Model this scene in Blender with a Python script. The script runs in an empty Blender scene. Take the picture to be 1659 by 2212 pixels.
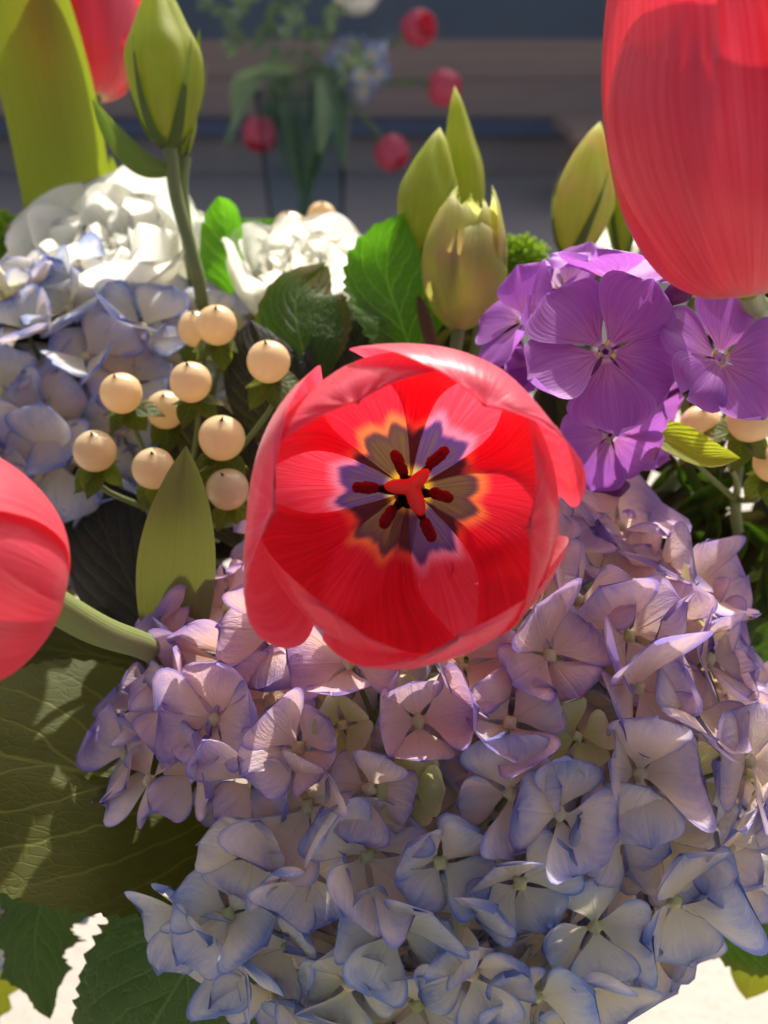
import bpy, math, random
from mathutils import Vector, Matrix, noise

# ------------------------------------------------------------------ camera, sky, sun
sc = bpy.context.scene
PITCH = math.radians(30.0)
HF = math.radians(22.5)
FPX = 829.5 / math.tan(HF)          # focal length in the 1659 x 2212 pixel frame used below
FWD = Vector((0, math.cos(PITCH), -math.sin(PITCH)))
UPV = Vector((0, math.sin(PITCH), math.cos(PITCH)))
RGT = Vector((1, 0, 0))
cam = bpy.data.cameras.new('camera')
camo = bpy.data.objects.new('camera', cam)
sc.collection.objects.link(camo)
camo.rotation_euler = (math.pi / 2 - PITCH, 0, 0)
cam.sensor_fit = 'HORIZONTAL'
cam.sensor_width = 24
cam.lens = 12 / math.tan(HF)
cam.clip_start = 0.01
cam.clip_end = 60
cam.dof.use_dof = True
cam.dof.focus_distance = 0.203
cam.dof.aperture_fstop = 11.5
sc.camera = camo

SUN_EL, SUN_AZ = math.radians(43), math.radians(13)     # azimuth from +Y towards +X
w = bpy.data.worlds.new('World'); sc.world = w; w.use_nodes = True
nt = w.node_tree
bg = nt.nodes['Background']
sky = nt.nodes.new('ShaderNodeTexSky'); sky.sky_type = 'NISHITA'; sky.sun_disc = False
sky.sun_elevation = SUN_EL; sky.sun_rotation = SUN_AZ
sky.air_density = 0.35; sky.dust_density = 4.5; sky.ozone_density = 0.05
nt.links.new(sky.outputs[0], bg.inputs[0]); bg.inputs[1].default_value = 0.15
sun = bpy.data.lights.new('sun', 'SUN'); sun.energy = 4.2; sun.angle = math.radians(0.55); sun.color = (1, .95, .87)
suno = bpy.data.objects.new('sun', sun); sc.collection.objects.link(suno)
sdir = Vector((math.sin(SUN_AZ) * math.cos(SUN_EL), math.cos(SUN_AZ) * math.cos(SUN_EL), math.sin(SUN_EL)))
suno.rotation_euler = sdir.to_track_quat('Z', 'Y').to_euler()
sc.view_settings.view_transform = 'Standard'; sc.view_settings.look = 'None'
sc.view_settings.exposure = 0.84; sc.view_settings.gamma = 1
sc.render.engine = 'CYCLES'
sc.cycles.use_denoising = True
sc.cycles.max_bounces = 7; sc.cycles.transmission_bounces = 6; sc.cycles.diffuse_bounces = 5
sc.cycles.sample_clamp_indirect = 6

R = random.Random(7)
COL = sc.collection
TABLE_Z = -0.42


def V(px, py, d):
    """photo pixel (1659 x 2212 frame) at depth d metres -> world point"""
    return FWD * d + RGT * ((px - 829.5) / FPX * d) + UPV * ((1106 - py) / FPX * d)


def PX(n, d):
    return n / FPX * d


# ------------------------------------------------------------------ object helpers
WM = {}


def obj(name, mesh, mat=None, parent=None, M=None):
    o = bpy.data.objects.new(name, mesh)
    COL.objects.link(o)
    M = M if M is not None else Matrix.Identity(4)
    WM[o] = M
    if parent is not None:
        o.parent = parent
        o.matrix_basis = WM[parent].inverted() @ M
    else:
        o.matrix_basis = M
    if mat is not None and mesh is not None and not mesh.materials:
        mesh.materials.append(mat)
    return o


def thing(name, label, cat, loc, group=None):
    e = obj(name, None, None, None, Matrix.Translation(loc))
    e.empty_display_size = 0.01
    return tag(e, label, cat, group)


def tag(o, label, cat, group=None):
    o['label'] = label; o['category'] = cat
    if group: o['group'] = group
    return o


def frame(o, z, xh=(1, 0, 0)):
    z = Vector(z).normalized(); x = Vector(xh)
    x = (x - z * x.dot(z))
    if x.length < 1e-6: x = z.orthogonal()
    x.normalize(); y = z.cross(x)
    M = Matrix((x, y, z)).transposed().to_4x4(); M.translation = o
    return M


def cr(xs, ys, x):
    if x <= xs[0]: return ys[0]
    if x >= xs[-1]: return ys[-1]
    i = 0
    while x > xs[i + 1]: i += 1
    n = len(xs); t = (x - xs[i]) / (xs[i + 1] - xs[i])
    m = lambda k: (ys[min(n - 1, k + 1)] - ys[max(0, k - 1)]) / (xs[min(n - 1, k + 1)] - xs[max(0, k - 1)])
    h = xs[i + 1] - xs[i]
    return ((2 * t**3 - 3 * t * t + 1) * ys[i] + (t**3 - 2 * t * t + t) * h * m(i) + (-2 * t**3 + 3 * t * t) * ys[i + 1] + (t**3 - t * t) * h * m(i + 1))


def crv(pts, t):
    n = len(pts); xs = [i / (n - 1) for i in range(n)]
    return Vector([cr(xs, [p[k] for p in pts], t) for k in range(3)])


def sstep(a, b, x):
    t = max(0, min(1, (x - a) / (b - a))); return t * t * (3 - 2 * t)


class MB:
    def __init__(s): s.v = []; s.f = []; s.uv = []; s.m = []

    def grid(s, nu, nv, fn, closed=False, mi=0):
        b = len(s.v)
        for j in range(nv + 1):
            for i in range(nu + 1):
                s.v.append(tuple(fn(-1 + 2 * i / nu, j / nv)))
        for j in range(nv):
            for i in range(nu):
                a = b + j * (nu + 1) + i
                s.f.append((a, a + 1, a + nu + 2, a + nu + 1)); s.m.append(mi)
                s.uv += [(i / nu, j / nv), ((i + 1) / nu, j / nv), ((i + 1) / nu, (j + 1) / nv), (i / nu, (j + 1) / nv)]
        return s

    def tube(s, pts, rad, n=8, seg=None):
        seg = seg or max(2, (len(pts) - 1) * 4)
        fr = []
        prev = None
        for j in range(seg + 1):
            t = j / seg; p = crv(pts, t)
            d = (crv(pts, min(1, t + .01)) - crv(pts, max(0, t - .01))).normalized()
            a = (prev - d * prev.dot(d)) if prev is not None else d.orthogonal()
            a.normalize(); prev = a
            fr.append((p, a, d.cross(a)))
        xs = [i / (len(rad) - 1) for i in range(len(rad))]

        def fn(u, v):
            p, a, c = fr[round(v * seg)]; r = cr(xs, rad, v); th = math.pi * u
            return p + (a * math.cos(th) + c * math.sin(th)) * r
        return s.grid(n, seg, fn)

    def build(s, name='m'):
        me = bpy.data.meshes.new(name)
        me.from_pydata(s.v, [], s.f)
        uvl = me.uv_layers.new(name='UVMap')
        flat = [c for p in s.uv for c in p]
        uvl.data.foreach_set('uv', flat)
        me.polygons.foreach_set('use_smooth', [True] * len(me.polygons))
        me.polygons.foreach_set('material_index', s.m if len(s.m) == len(me.polygons) else [0] * len(me.polygons))
        me.update()
        return me


# ------------------------------------------------------------------ node helpers
class NT:
    def __init__(s, name):
        s.mat = bpy.data.materials.new(name); s.mat.use_nodes = True
        s.t = s.mat.node_tree; s.t.nodes.clear()

    def n(s, typ, **kw):
        nd = s.t.nodes.new('ShaderNode' + typ)
        for k, v in kw.items(): setattr(nd, k, v)
        return nd

    def put(s, sock, v):
        if hasattr(v, 'is_output'): s.t.links.new(v, sock)
        elif v is not None:
            if sock.type == 'RGBA' and len(v) == 3: v = (*v, 1)
            sock.default_value = v

    def math(s, op, a, b=0.0, c=None, clamp=False):
        nd = s.n('Math', operation=op, use_clamp=clamp)
        s.put(nd.inputs[0], a); s.put(nd.inputs[1], b)
        if c is not None: s.put(nd.inputs[2], c)
        return nd.outputs[0]

    def mix(s, f, a, b, mode='MIX'):
        nd = s.n('Mix', data_type='RGBA', blend_type=mode)
        s.put(nd.inputs[0], f); s.put(nd.inputs[6], a); s.put(nd.inputs[7], b)
        return nd.outputs[2]

    def step(s, a, b, x):
        nd = s.n('MapRange', interpolation_type='SMOOTHSTEP')
        s.put(nd.inputs[0], x); s.put(nd.inputs[1], a); s.put(nd.inputs[2], b); nd.inputs[3].default_value = 0; nd.inputs[4].default_value = 1
        return nd.outputs[0]

    def uv(s):
        u = s.n('UVMap'); sep = s.n('SeparateXYZ'); s.t.links.new(u.outputs[0], sep.inputs[0])
        uu = s.math('MULTIPLY_ADD', sep.outputs[0], 2.0, -1.0)
        return uu, sep.outputs[1]

    def xyz(s, x, y, z=0.0):
        c = s.n('CombineXYZ'); s.put(c.inputs[0], x); s.put(c.inputs[1], y); s.put(c.inputs[2], z); return c.outputs[0]

    def noise(s, vec, scale, detail=3, rough=.5):
        nd = s.n('TexNoise'); nd.inputs['Scale'].default_value = scale; nd.inputs['Detail'].default_value = detail; nd.inputs['Roughness'].default_value = rough
        if vec is not None: s.put(nd.inputs['Vector'], vec)
        return nd.outputs[0]

    def attr(s, name):
        a = s.n('Attribute', attribute_type='OBJECT', attribute_name=name); return a.outputs['Fac']

    def rnd(s): return s.n('ObjectInfo').outputs['Random']

    def objco(s): return s.n('TexCoord').outputs['Object']

    def bump(s, h, strength, dist):
        b = s.n('Bump'); b.inputs['Strength'].default_value = strength; b.inputs['Distance'].default_value = dist
        s.put(b.inputs['Height'], h); return b.outputs[0]

    def leafy(s, col, tcol, trans=.45, rough=.45, spec=.35, nrm=None, sheen=0.0, coat=0.0, coatr=.12):
        p = s.n('BsdfPrincipled'); s.put(p.inputs['Base Color'], col); s.put(p.inputs['Roughness'], rough)
        p.inputs['Specular IOR Level'].default_value = spec
        if sheen: p.inputs['Sheen Weight'].default_value = sheen; p.inputs['Sheen Roughness'].default_value = .4
        if coat: p.inputs['Coat Weight'].default_value = coat; p.inputs['Coat Roughness'].default_value = coatr
        if nrm is not None: s.put(p.inputs['Normal'], nrm)
        o = s.n('OutputMaterial')
        if trans > 0 or hasattr(trans, 'is_output'):
            t = s.n('BsdfTranslucent'); s.put(t.inputs[0], tcol)
            if nrm is not None: s.put(t.inputs['Normal'], nrm)
            m = s.n('MixShader'); s.put(m.inputs[0], trans)
            s.t.links.new(p.outputs[0], m.inputs[1]); s.t.links.new(t.outputs[0], m.inputs[2]); s.t.links.new(m.outputs[0], o.inputs[0])
        else:
            s.t.links.new(p.outputs[0], o.inputs[0])
        return s.mat


def hsv_jit(s, col, amt=.12):
    nd = s.n('HueSaturation'); s.put(nd.inputs['Color'], col)
    s.put(nd.inputs['Value'], s.math('MULTIPLY_ADD', s.rnd(), 2 * amt, 1 - amt)); return nd.outputs[0]


def m_tulip(name, main, pale, halo, blotch1, blotch2, base, bv=.215, trans=.5, sheen=.25, coat=.4):
    s = NT(name); u, v = s.uv()
    streak = s.noise(s.xyz(s.math('MULTIPLY', u, 26.0), s.math('MULTIPLY', v, 2.2), s.rnd()), 1.0, 4, .6)
    fine = s.noise(s.xyz(s.math('MULTIPLY', u, 70.0), s.math('MULTIPLY', v, 9.0), s.rnd()), 1.0, 2, .6)
    lob = s.math('MULTIPLY', s.math('COSINE', s.math('MULTIPLY', u, 9.2)), .020)
    lob = s.math('ADD', lob, s.math('MULTIPLY', s.math('COSINE', s.math('MULTIPLY_ADD', u, 17.0, s.math('MULTIPLY', s.rnd(), 9.0))), .007))
    bd = s.math('ADD', s.math('ADD', v, lob), s.math('MULTIPLY_ADD', fine, .035, -.017))
    bd = s.math('MULTIPLY_ADD', s.math('MULTIPLY', u, u), .03, bd)
    c = s.mix(s.step(.25, .85, streak), main, pale)
    c = s.mix(s.step(.90, 1.0, s.math('MAXIMUM', s.math('ABSOLUTE', u), v)), c, pale)
    c = s.mix(s.math('MULTIPLY', s.step(bv + .075, bv + .01, bd), .8), c, halo)
    b = s.mix(s.step(.3, .7, streak), blotch1, blotch2)
    b = s.mix(s.step(bv - .05, bv - .005, bd), b, blotch2)
    c = s.mix(s.step(bv + .022, bv - .014, bd), c, b)
    c = s.mix(s.step(.075, .035, v), c, base)
    tc = s.mix(.75, c, s.mix(1.0, c, c, 'MULTIPLY'))
    tc = s.mix(1.0, tc, (1.35, 1.1, 1.1), 'MULTIPLY')
    nrm = s.bump(streak, .35, .0006)
    return s.leafy(c, tc, trans, .36, .5, nrm, sheen=sheen, coat=coat, coatr=.3)


MAT = {}
RED = (.70, .042, .09); PALE = (.86, .16, .19)
MAT['tulip_in'] = m_tulip('tulip_inner_petal', RED, (.84, .095, .15), (.90, .46, .16), (.24, .23, .065), (.17, .125, .14), (.75, .65, .1))
MAT['tulip_out'] = m_tulip('tulip_outer_petal', (.80, .10, .16), (.86, .21, .29), (.80, .48, .62), (.20, .19, .20), (.15, .11, .34), (.7, .7, .35))  # pinker than the inner: sky reflection put into colour; halo and blotch own
MAT['tulip_side'] = m_tulip('tulip_closed_petal', (.74, .065, .105), (.82, .15, .19), (.66, .14, .14), (.66, .2, .15), (.65, .22, .18), (.6, .55, .3), .10, .42, .06, .22)
MAT['tulip_far'] = m_tulip('tulip_far_petal', (.78, .10, .16), (.84, .26, .36), (.80, .14, .14), (.80, .2, .15), (.75, .2, .18), (.7, .6, .35), .10)


def m_hyd():
    s = NT('hydrangea_petal'); u, v = s.uv()
    au = s.math('ABSOLUTE', u)
    vein = s.noise(s.xyz(s.math('MULTIPLY', u, 9.0), s.math('MULTIPLY', v, 1.6), s.math('MULTIPLY', s.rnd(), 50)), 1.0, 4, .6)
    spot = s.noise(s.xyz(s.math('MULTIPLY', u, 2.0), s.math('MULTIPLY', v, 2.2), s.math('MULTIPLY', s.rnd(), 77)), 1.2, 3, .6)
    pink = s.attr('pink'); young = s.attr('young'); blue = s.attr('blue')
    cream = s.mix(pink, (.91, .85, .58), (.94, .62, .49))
    body = s.mix(pink, (.90, .85, .73), (.90, .58, .57))  # pink end carries lavender and the painted tulip glow
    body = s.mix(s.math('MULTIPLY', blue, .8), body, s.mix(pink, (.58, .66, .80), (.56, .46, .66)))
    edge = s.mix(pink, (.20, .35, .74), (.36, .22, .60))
    c = s.mix(s.step(.15, .75, s.math('MULTIPLY_ADD', vein, .25, s.math('SUBTRACT', v, .12))), cream, body)
    e = s.math('MAXIMUM', s.math('MULTIPLY', s.math('POWER', au, 1.6), s.step(.05, .5, v)), s.math('POWER', v, 1.2))
    e = s.math('ADD', e, s.math('MULTIPLY_ADD', vein, .5, -.25))
    e = s.math('ADD', e, s.math('MULTIPLY_ADD', spot, .7, -.35))
    amt = s.math('MULTIPLY_ADD', blue, .6, .62)
    c = s.mix(s.math('MULTIPLY', s.step(.45, 1.15, e), amt), c, edge)
    rim = s.math('MAXIMUM', au, v)
    c = s.mix(s.math('MULTIPLY', s.step(.90, .985, s.math('MULTIPLY_ADD', vein, .06, s.math('SUBTRACT', rim, .03))), .75), c, s.mix(pink, (.20, .30, .66), (.27, .20, .56)))
    c = s.mix(s.math('MULTIPLY', s.step(.71, .76, spot), .35), c, (.50, .30, .18))
    yc = s.mix(s.step(.2, .9, v), (.62, .62, .18), (.76, .72, .36))
    c = s.mix(young, c, yc)
    c = hsv_jit(s, c, .07)
    tc = s.mix(1.0, c, (1.02, 1.0, .95), 'MULTIPLY')
    mid = s.math('MULTIPLY', s.step(.07, .0, au), -.6)
    crink = s.noise(s.xyz(s.math('MULTIPLY', u, 7.0), s.math('MULTIPLY', v, 5.0), s.rnd()), 2.0, 4, .65)
    h = s.math('ADD', s.math('ADD', s.math('MULTIPLY', vein, 1.2), crink), mid)
    return s.leafy(c, tc, .40, .55, .25, s.bump(h, .55, .0007))


MAT['hyd'] = m_hyd()
s = NT('floret_bead'); MAT['bead'] = s.leafy(s.mix(s.rnd(), (.50, .50, .17), (.62, .48, .28)), None, 0, .5)


def m_phlox():
    s = NT('phlox_petal'); u, v = s.uv()
    st = s.noise(s.xyz(s.math('MULTIPLY', u, 16.0), s.math('MULTIPLY', v, 1.5), s.rnd()), 1.0, 4, .6)
    c = s.mix(s.step(.25, .85, st), (.36, .105, .44), (.46, .17, .55))
    c = s.mix(s.math('MULTIPLY', s.step(.55, .2, v), .8), c, s.mix(s.step(.35, .6, st), (.34, .05, .28), (.56, .25, .48)))
    c = s.mix(s.step(.13, .05, v), c, (.75, .6, .65))
    c = s.mix(s.math('MULTIPLY', s.step(.92, 1.0, s.math('MAXIMUM', s.math('ABSOLUTE', u), v)), .5), c, (.40, .25, .68))
    tc = s.mix(1.0, c, (1.25, 1.1, 1.25), 'MULTIPLY')
    return s.leafy(c, tc, .42, .5, .3, s.bump(st, .4, .0006))


MAT['phlox'] = m_phlox()
s = NT('phlox_bud'); MAT['phlox_bud'] = s.leafy((.16, .03, .14), (.3, .05, .3), .25, .45)
s = NT('yellow_anther'); MAT['yellow'] = s.leafy((.70, .55, .18), None, 0, .6)


def m_white():
    s = NT('lisianthus_petal'); u, v = s.uv()
    st = s.noise(s.xyz(s.math('MULTIPLY', u, 14.0), s.math('MULTIPLY', v, 2.0), s.rnd()), 1.0, 4, .6)
    c = s.mix(s.step(.0, .45, v), (.70, .74, .40), (.88, .87, .77)); c = s.mix(s.step(.45, .85, st), c, (.92, .91, .85))
    return s.leafy(c, c, .48, .5, .3, s.bump(st, .4, .0005))


MAT['white'] = m_white()


def m_budgreen(name, a, b, blush):
    s = NT(name); u, v = s.uv()
    st = s.noise(s.xyz(s.math('MULTIPLY', u, 9.0), s.math('MULTIPLY', v, 1.4), s.rnd()), 2.0, 4, .6)
    c = s.mix(st, a, b)
    c = s.mix(s.math('MULTIPLY', s.step(.35, .7, s.noise(s.objco(), 90, 2)), .55), c, blush)
    c = s.mix(s.step(.85, 1.0, v), c, (.66, .68, .34))
    return s.leafy(c, s.mix(1.0, c, (1.4, 1.4, .8), 'MULTIPLY'), .5, .5, .3, s.bump(st, .5, .001))


MAT['bud'] = m_budgreen('lisianthus_bud', (.28, .35, .035), (.45, .50, .08), (.44, .42, .10))
MAT['budpink'] = m_budgreen('lisianthus_bud_blush', (.38, .42, .07), (.54, .54, .15), (.64, .42, .26))


def m_leaf(name, top, vein, tr, nv=9.0, slope=.55, trans=.35, rough=.52, bumpd=.0006, brown=.0, mid=.03, cellk=.35, spec=.25):
    s = NT(name); u, v = s.uv(); au = s.math('ABSOLUTE', u)
    wob = s.noise(s.xyz(u, s.math('MULTIPLY', v, 3.0)), 3.0, 2)
    k = s.math('MULTIPLY_ADD', v, nv, s.math('MULTIPLY', au, -slope * nv))
    k = s.math('ADD', k, s.math('MULTIPLY_ADD', wob, .5, -.25))
    k = s.math('ADD', k, s.math('MULTIPLY', s.step(-.001, .001, u), .37))
    fr = s.math('ABSOLUTE', s.math('SUBTRACT', s.math('FRACT', k), .5))
    side = s.step(.07, .0, fr)
    side = s.math('MULTIPLY', side, s.step(1.02, .6, au))
    vo = s.n('TexVoronoi', feature='DISTANCE_TO_EDGE'); s.put(vo.inputs['Vector'], s.xyz(s.math('MULTIPLY', u, 2.6), s.math('MULTIPLY', v, 3.4), wob)); vo.inputs['Scale'].default_value = 5.0
    cell = s.step(.0, .10, vo.outputs[0])
    midr = s.step(mid, mid * .35, au)
    vv = s.math('MAXIMUM', side, midr)
    blot = s.noise(s.objco(), 60, 4, .6)
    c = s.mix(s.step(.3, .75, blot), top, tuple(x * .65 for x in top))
    c = s.mix(s.math('MULTIPLY', s.math('SUBTRACT', 1.0, cell), cellk), c, vein)
    c = s.mix(s.math('MULTIPLY', vv, .75), c, vein)
    if brown: c = s.mix(s.math('MULTIPLY', s.step(.86, 1.0, s.math('MULTIPLY_ADD', blot, .25, s.math('MAXIMUM', s.math('MULTIPLY', au, .95), v))), brown), c, (.16, .07, .025))
    tc = s.mix(s.math('MULTIPLY', vv, .8), tr, tuple(min(1, x * 1.9) for x in tr))
    tc = s.mix(s.math('MULTIPLY', s.math('SUBTRACT', 1.0, cell), .25), tc, tuple(min(1, x * 1.5) for x in tr))
    h = s.math('SUBTRACT', s.math('MULTIPLY_ADD', cell, .35, s.math('MULTIPLY', s.math('POWER', fr, .5), 1.1)), s.math('MULTIPLY', vv, .6))
    return s.leafy(c, tc, trans, rough, spec, s.bump(h, .6, bumpd))


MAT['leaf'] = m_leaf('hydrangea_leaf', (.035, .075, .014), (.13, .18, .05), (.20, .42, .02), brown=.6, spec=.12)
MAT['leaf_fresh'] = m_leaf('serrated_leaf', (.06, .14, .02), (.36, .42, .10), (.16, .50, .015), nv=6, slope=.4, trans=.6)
MAT['leaf_front'] = m_leaf('front_leaf', (.11, .17, .036), (.19, .25, .08), (.10, .22, .02), nv=8, slope=.35, trans=.25, bumpd=.0016, rough=.45)
MAT['leaf_olive'] = m_leaf('olive_leaf', (.072, .080, .012), (.13, .14, .028), (.11, .12, .006), nv=6, slope=.5, trans=.30, bumpd=.0003, mid=.025, rough=.6, cellk=.08)
MAT['leaf_dark'] = m_leaf('shade_toned_dark_leaf', (.022, .020, .010), (.05, .045, .02), (.08, .07, .01), nv=7, trans=.2, rough=.5)  # near-black base colour paints in the shade of the gaps
MAT['leaf_mid'] = m_leaf('shade_toned_leaf', (.022, .040, .008), (.07, .09, .03), (.10, .20, .01), brown=.5, spec=.12, trans=.25)  # darker copy of the hydrangea leaf, shade put into its colour
MAT['leaf_yellow'] = m_leaf('yellow_leaf', (.22, .30, .03), (.34, .42, .08), (.55, .62, .03), trans=.5, brown=.7)
MAT['sepal'] = m_leaf('berry_sepal', (.05, .085, .018), (.12, .16, .04), (.40, .50, .03), nv=4, trans=.42, brown=.8, bumpd=.0005)
MAT['brownleaf'] = m_leaf('withered_leaf', (.20, .11, .06), (.3, .18, .1), (.3, .12, .05), trans=.2)
MAT['leaf_far'] = m_leaf('far_leaf', (.26, .38, .20), (.36, .46, .26), (.36, .50, .20), trans=.4)


def m_strap(name, top, tr, trans=.45):
    s = NT(name); u, v = s.uv()
    st = s.noise(s.xyz(s.math('MULTIPLY', u, 22.0), s.math('MULTIPLY', v, 1.2)), 1.0, 4, .55)
    c = s.mix(st, tuple(x * .75 for x in top), tuple(min(1, x * 1.25) for x in top))
    t = s.mix(st, tuple(x * .8 for x in tr), tr)
    return s.leafy(c, t, trans, .45, .4, s.bump(st, .35, .0008))


MAT['strap'] = m_strap('tulip_leaf', (.11, .15, .03), (.36, .46, .02), .5)
MAT['strap2'] = m_strap('tulip_leaf_olive', (.15, .155, .05), (.24, .27, .03), .38)
MAT['stem'] = m_strap('green_stem', (.20, .25, .08), (.3, .35, .05), .12)
MAT['sepalgreen'] = m_strap('bud_sepal', (.09, .14, .035), (.22, .34, .03), .35)
MAT['mum'] = m_strap('green_mum', (.26, .40, .04), (.45, .65, .03), .4)

s = NT('berry'); u, v = s.uv()
sp = s.n('TexVoronoi'); sp.inputs['Scale'].default_value = 260; s.put(sp.inputs['Vector'], s.objco())
c = s.mix(s.step(.25, 1.0, v), (.82, .64, .36), (.82, .70, .38))
c = s.mix(s.step(.3, .7, s.noise(s.objco(), 220, 3)), c, (.83, .64, .38))
c = s.mix(s.math('MULTIPLY', s.step(.10, .05, sp.outputs[0]), s.step(.55, .6, s.noise(s.objco(), 150, 1))), c, (.16, .08, .04))
c = s.mix(s.step(.955, .99, v), c, (.12, .05, .02))
MAT['berry'] = s.leafy(c, (.92, .72, .42), .42, .3, .4, None, coat=.6, coatr=.06)
s = NT('dark_tip'); MAT['tip'] = s.leafy((.05, .02, .01), None, 0, .6)
s = NT('filament'); MAT['filament'] = s.leafy((.018, .008, .012), None, 0, .4)
s = NT('anther'); nz = s.noise(s.objco(), 2600, 3, .7)
MAT['anther'] = s.leafy(s.mix(nz, (.10, .012, .012), (.30, .035, .035)), None, 0, .85, .1, s.bump(nz, 1.0, .0004))
s = NT('stigma'); MAT['stigma'] = s.leafy(s.mix(s.noise(s.objco(), 500, 3), (.80, .13, .07), (.86, .22, .12)), (.95, .2, .08), .35, .5, .3)

s = NT('concrete_table'); co = s.objco()
a = s.noise(co, 14, 5, .6); b = s.noise(co, 160, 4, .6)
c = s.mix(a, (.37, .32, .27), (.45, .395, .34)); c = s.mix(s.step(.55, .75, b), c, (.31, .265, .23))
MAT['table'] = s.leafy(c, None, 0, .75, .3, s.bump(b, .4, .002))
s = NT('white_ceramic'); MAT['ceramic'] = s.leafy(s.mix(s.noise(s.objco(), 20, 3), (.78, .78, .76), (.84, .83, .80)), None, 0, .25, .5)
s = NT('wood_plank'); co = s.objco(); mp = s.n('Mapping'); s.put(mp.inputs[0], co); mp.inputs['Scale'].default_value = (1, 6, 18)
g = s.noise(mp.outputs[0], 3, 5, .6)
MAT['wood'] = s.leafy(s.mix(g, (.38, .255, .18), (.54, .38, .28)), None, 0, .6, .3, s.bump(g, .3, .002))
s = NT('window_pane'); MAT['pane'] = s.leafy(s.mix(s.noise(s.objco(), 2.5, 3), (.12, .15, .18), (.16, .20, .22)), None, 0, .12, .5)
s = NT('painted_frame'); MAT['frame'] = s.leafy(s.mix(s.noise(s.objco(), 30, 3), (.12, .14, .18), (.16, .18, .22)), None, 0, .5, .4)
s = NT('plaster'); MAT['plaster'] = s.leafy(s.mix(s.noise(s.objco(), 6, 4), (.38, .30, .23), (.50, .40, .32)), None, 0, .85, .2, s.bump(s.noise(s.objco(), 80, 3), .4, .004))
s = NT('clear_glass'); tr_ = s.n('BsdfTransparent'); gl = s.n('BsdfGlossy'); gl.inputs['Roughness'].default_value = .03; fz = s.n('Fresnel'); fz.inputs[0].default_value = 1.08
tr_.inputs[0].default_value = (.90, .95, .97, 1)
mx_ = s.n('MixShader'); s.t.links.new(fz.outputs[0], mx_.inputs[0]); s.t.links.new(tr_.outputs[0], mx_.inputs[1]); s.t.links.new(gl.outputs[0], mx_.inputs[2])
o_ = s.n('OutputMaterial'); s.t.links.new(mx_.outputs[0], o_.inputs[0]); MAT['glass'] = s.mat


# ------------------------------------------------------------------ setting
def slab(name, lo, hi, mat, parent=None, bev=.004):
    lo = Vector(lo); hi = Vector(hi); c = (lo + hi) / 2; h = (hi - lo) / 2
    import bmesh
    bm = bmesh.new(); bmesh.ops.create_cube(bm, size=1)
    for vtx in bm.verts: vtx.co = Vector((vtx.co.x * 2 * h.x, vtx.co.y * 2 * h.y, vtx.co.z * 2 * h.z))
    if bev: bmesh.ops.bevel(bm, geom=bm.edges[:], offset=bev, segments=2, affect='EDGES')
    me = bpy.data.meshes.new(name); bm.to_mesh(me); bm.free()
    return obj(name, me, mat, parent, Matrix.Translation(c))


mb = MB(); mb.grid(60, 60, lambda u, v: (u * 3.0, -1.2 + 5.0 * v, TABLE_Z))
tb = obj('table_surface', mb.build(), MAT['table']); tb['kind'] = 'structure'
tag(tb, 'pale sunlit concrete surface under the bouquet', 'table')
wallT = thing('window_wall', 'dark glazed window wall with brown timber rails behind the flowers', 'window', (0, 2.42, TABLE_Z))
slab('plinth', (-3, 2.405, TABLE_Z - .01), (3, 2.55, -.335), MAT['plaster'], wallT)
slab('sill', (-3, 2.36, -.332), (3, 2.56, -.297), MAT['frame'], wallT)
for a, b in ((-.298, -.2125), (-.2115, -.128)):
    slab('rail', (-3, 2.432, a), (3, 2.50, b), MAT['wood'], wallT)
for x in (-2.0, -.62, .66, 2.0):
    slab('mullion', (x - .028, 2.385, -.125), (x + .028, 2.50, .84), MAT['frame'], wallT)
for a, b in ((-1.970, -.650), (-.590, .630), (.690, 1.970)):
    slab('pane', (a, 2.44, -.131), (b, 2.45, .845), MAT['pane'], wallT, 0)
slab('head_beam', (-3, 2.37, .842), (3, 2.55, .90), MAT['wood'], wallT)

# low bench standing in the shade by the window
bt = thing('bench', 'low dark wooden bench standing before the window wall', 'bench', V(1200, 330, 1.9))
bx, by = .37, 1.95
for k in range(3): slab('seat_board', (bx, by + k * .085, -.285), (bx + .55, by + .08 + k * .085, -.262), MAT['wood'], bt)
for x in (bx + .03, bx + .48):
    slab('leg', (x, by + .01, TABLE_Z - .003), (x + .04, by + .05, -.2865), MAT['wood'], bt)
    slab('leg', (x, by + .20, TABLE_Z - .003), (x + .04, by + .24, -.2865), MAT['wood'], bt)


# ------------------------------------------------------------------ vase of the bouquet
VC = Vector((0.015, .285, TABLE_Z))
mb = MB()
prof = [(0.0, 0.0), (.045, 0), (.052, .004), (.056, .05), (.056, .10), (.05, .14), (.052, .165), (.055, .17), (.051, .168), (.047, .14), (.052, .10), (.05, .01), (0, .008)]
mb.grid(40, 48, lambda u, v: (cr([i / 12 for i in range(13)], [p[0] for p in prof], v) * math.cos(math.pi * u), cr([i / 12 for i in range(13)], [p[0] for p in prof], v) * math.sin(math.pi * u), cr([i / 12 for i in range(13)], [p[1] for p in prof], v)))
vz = obj('vase', mb.build(), MAT['ceramic'], None, Matrix.Translation(VC + Vector((0, 0, .0005))))
tag(vz, 'white ceramic vase holding the bouquet beneath the flowers', 'vase')


def stem_to_vase(parent, p, d0, r=.0022, mat='stem', name='stem', sag=.03):
    a = R.uniform(0, 6.28); q = R.uniform(0, .032)
    end = VC + Vector((q * math.cos(a), q * math.sin(a), .10))
    mouth = VC + Vector((q * math.cos(a) * 1.1, q * math.sin(a) * 1.1, .17))
    d0 = Vector(d0).normalized()
    pts = [p, p - d0 * sag, (p - d0 * sag * 1.6) * .45 + mouth * .55, mouth, end]
    return obj(name, MB().tube(pts, [r, r, r * 1.1], 8, 20).build(), MAT[mat], parent, Matrix.Identity(4))


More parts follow.
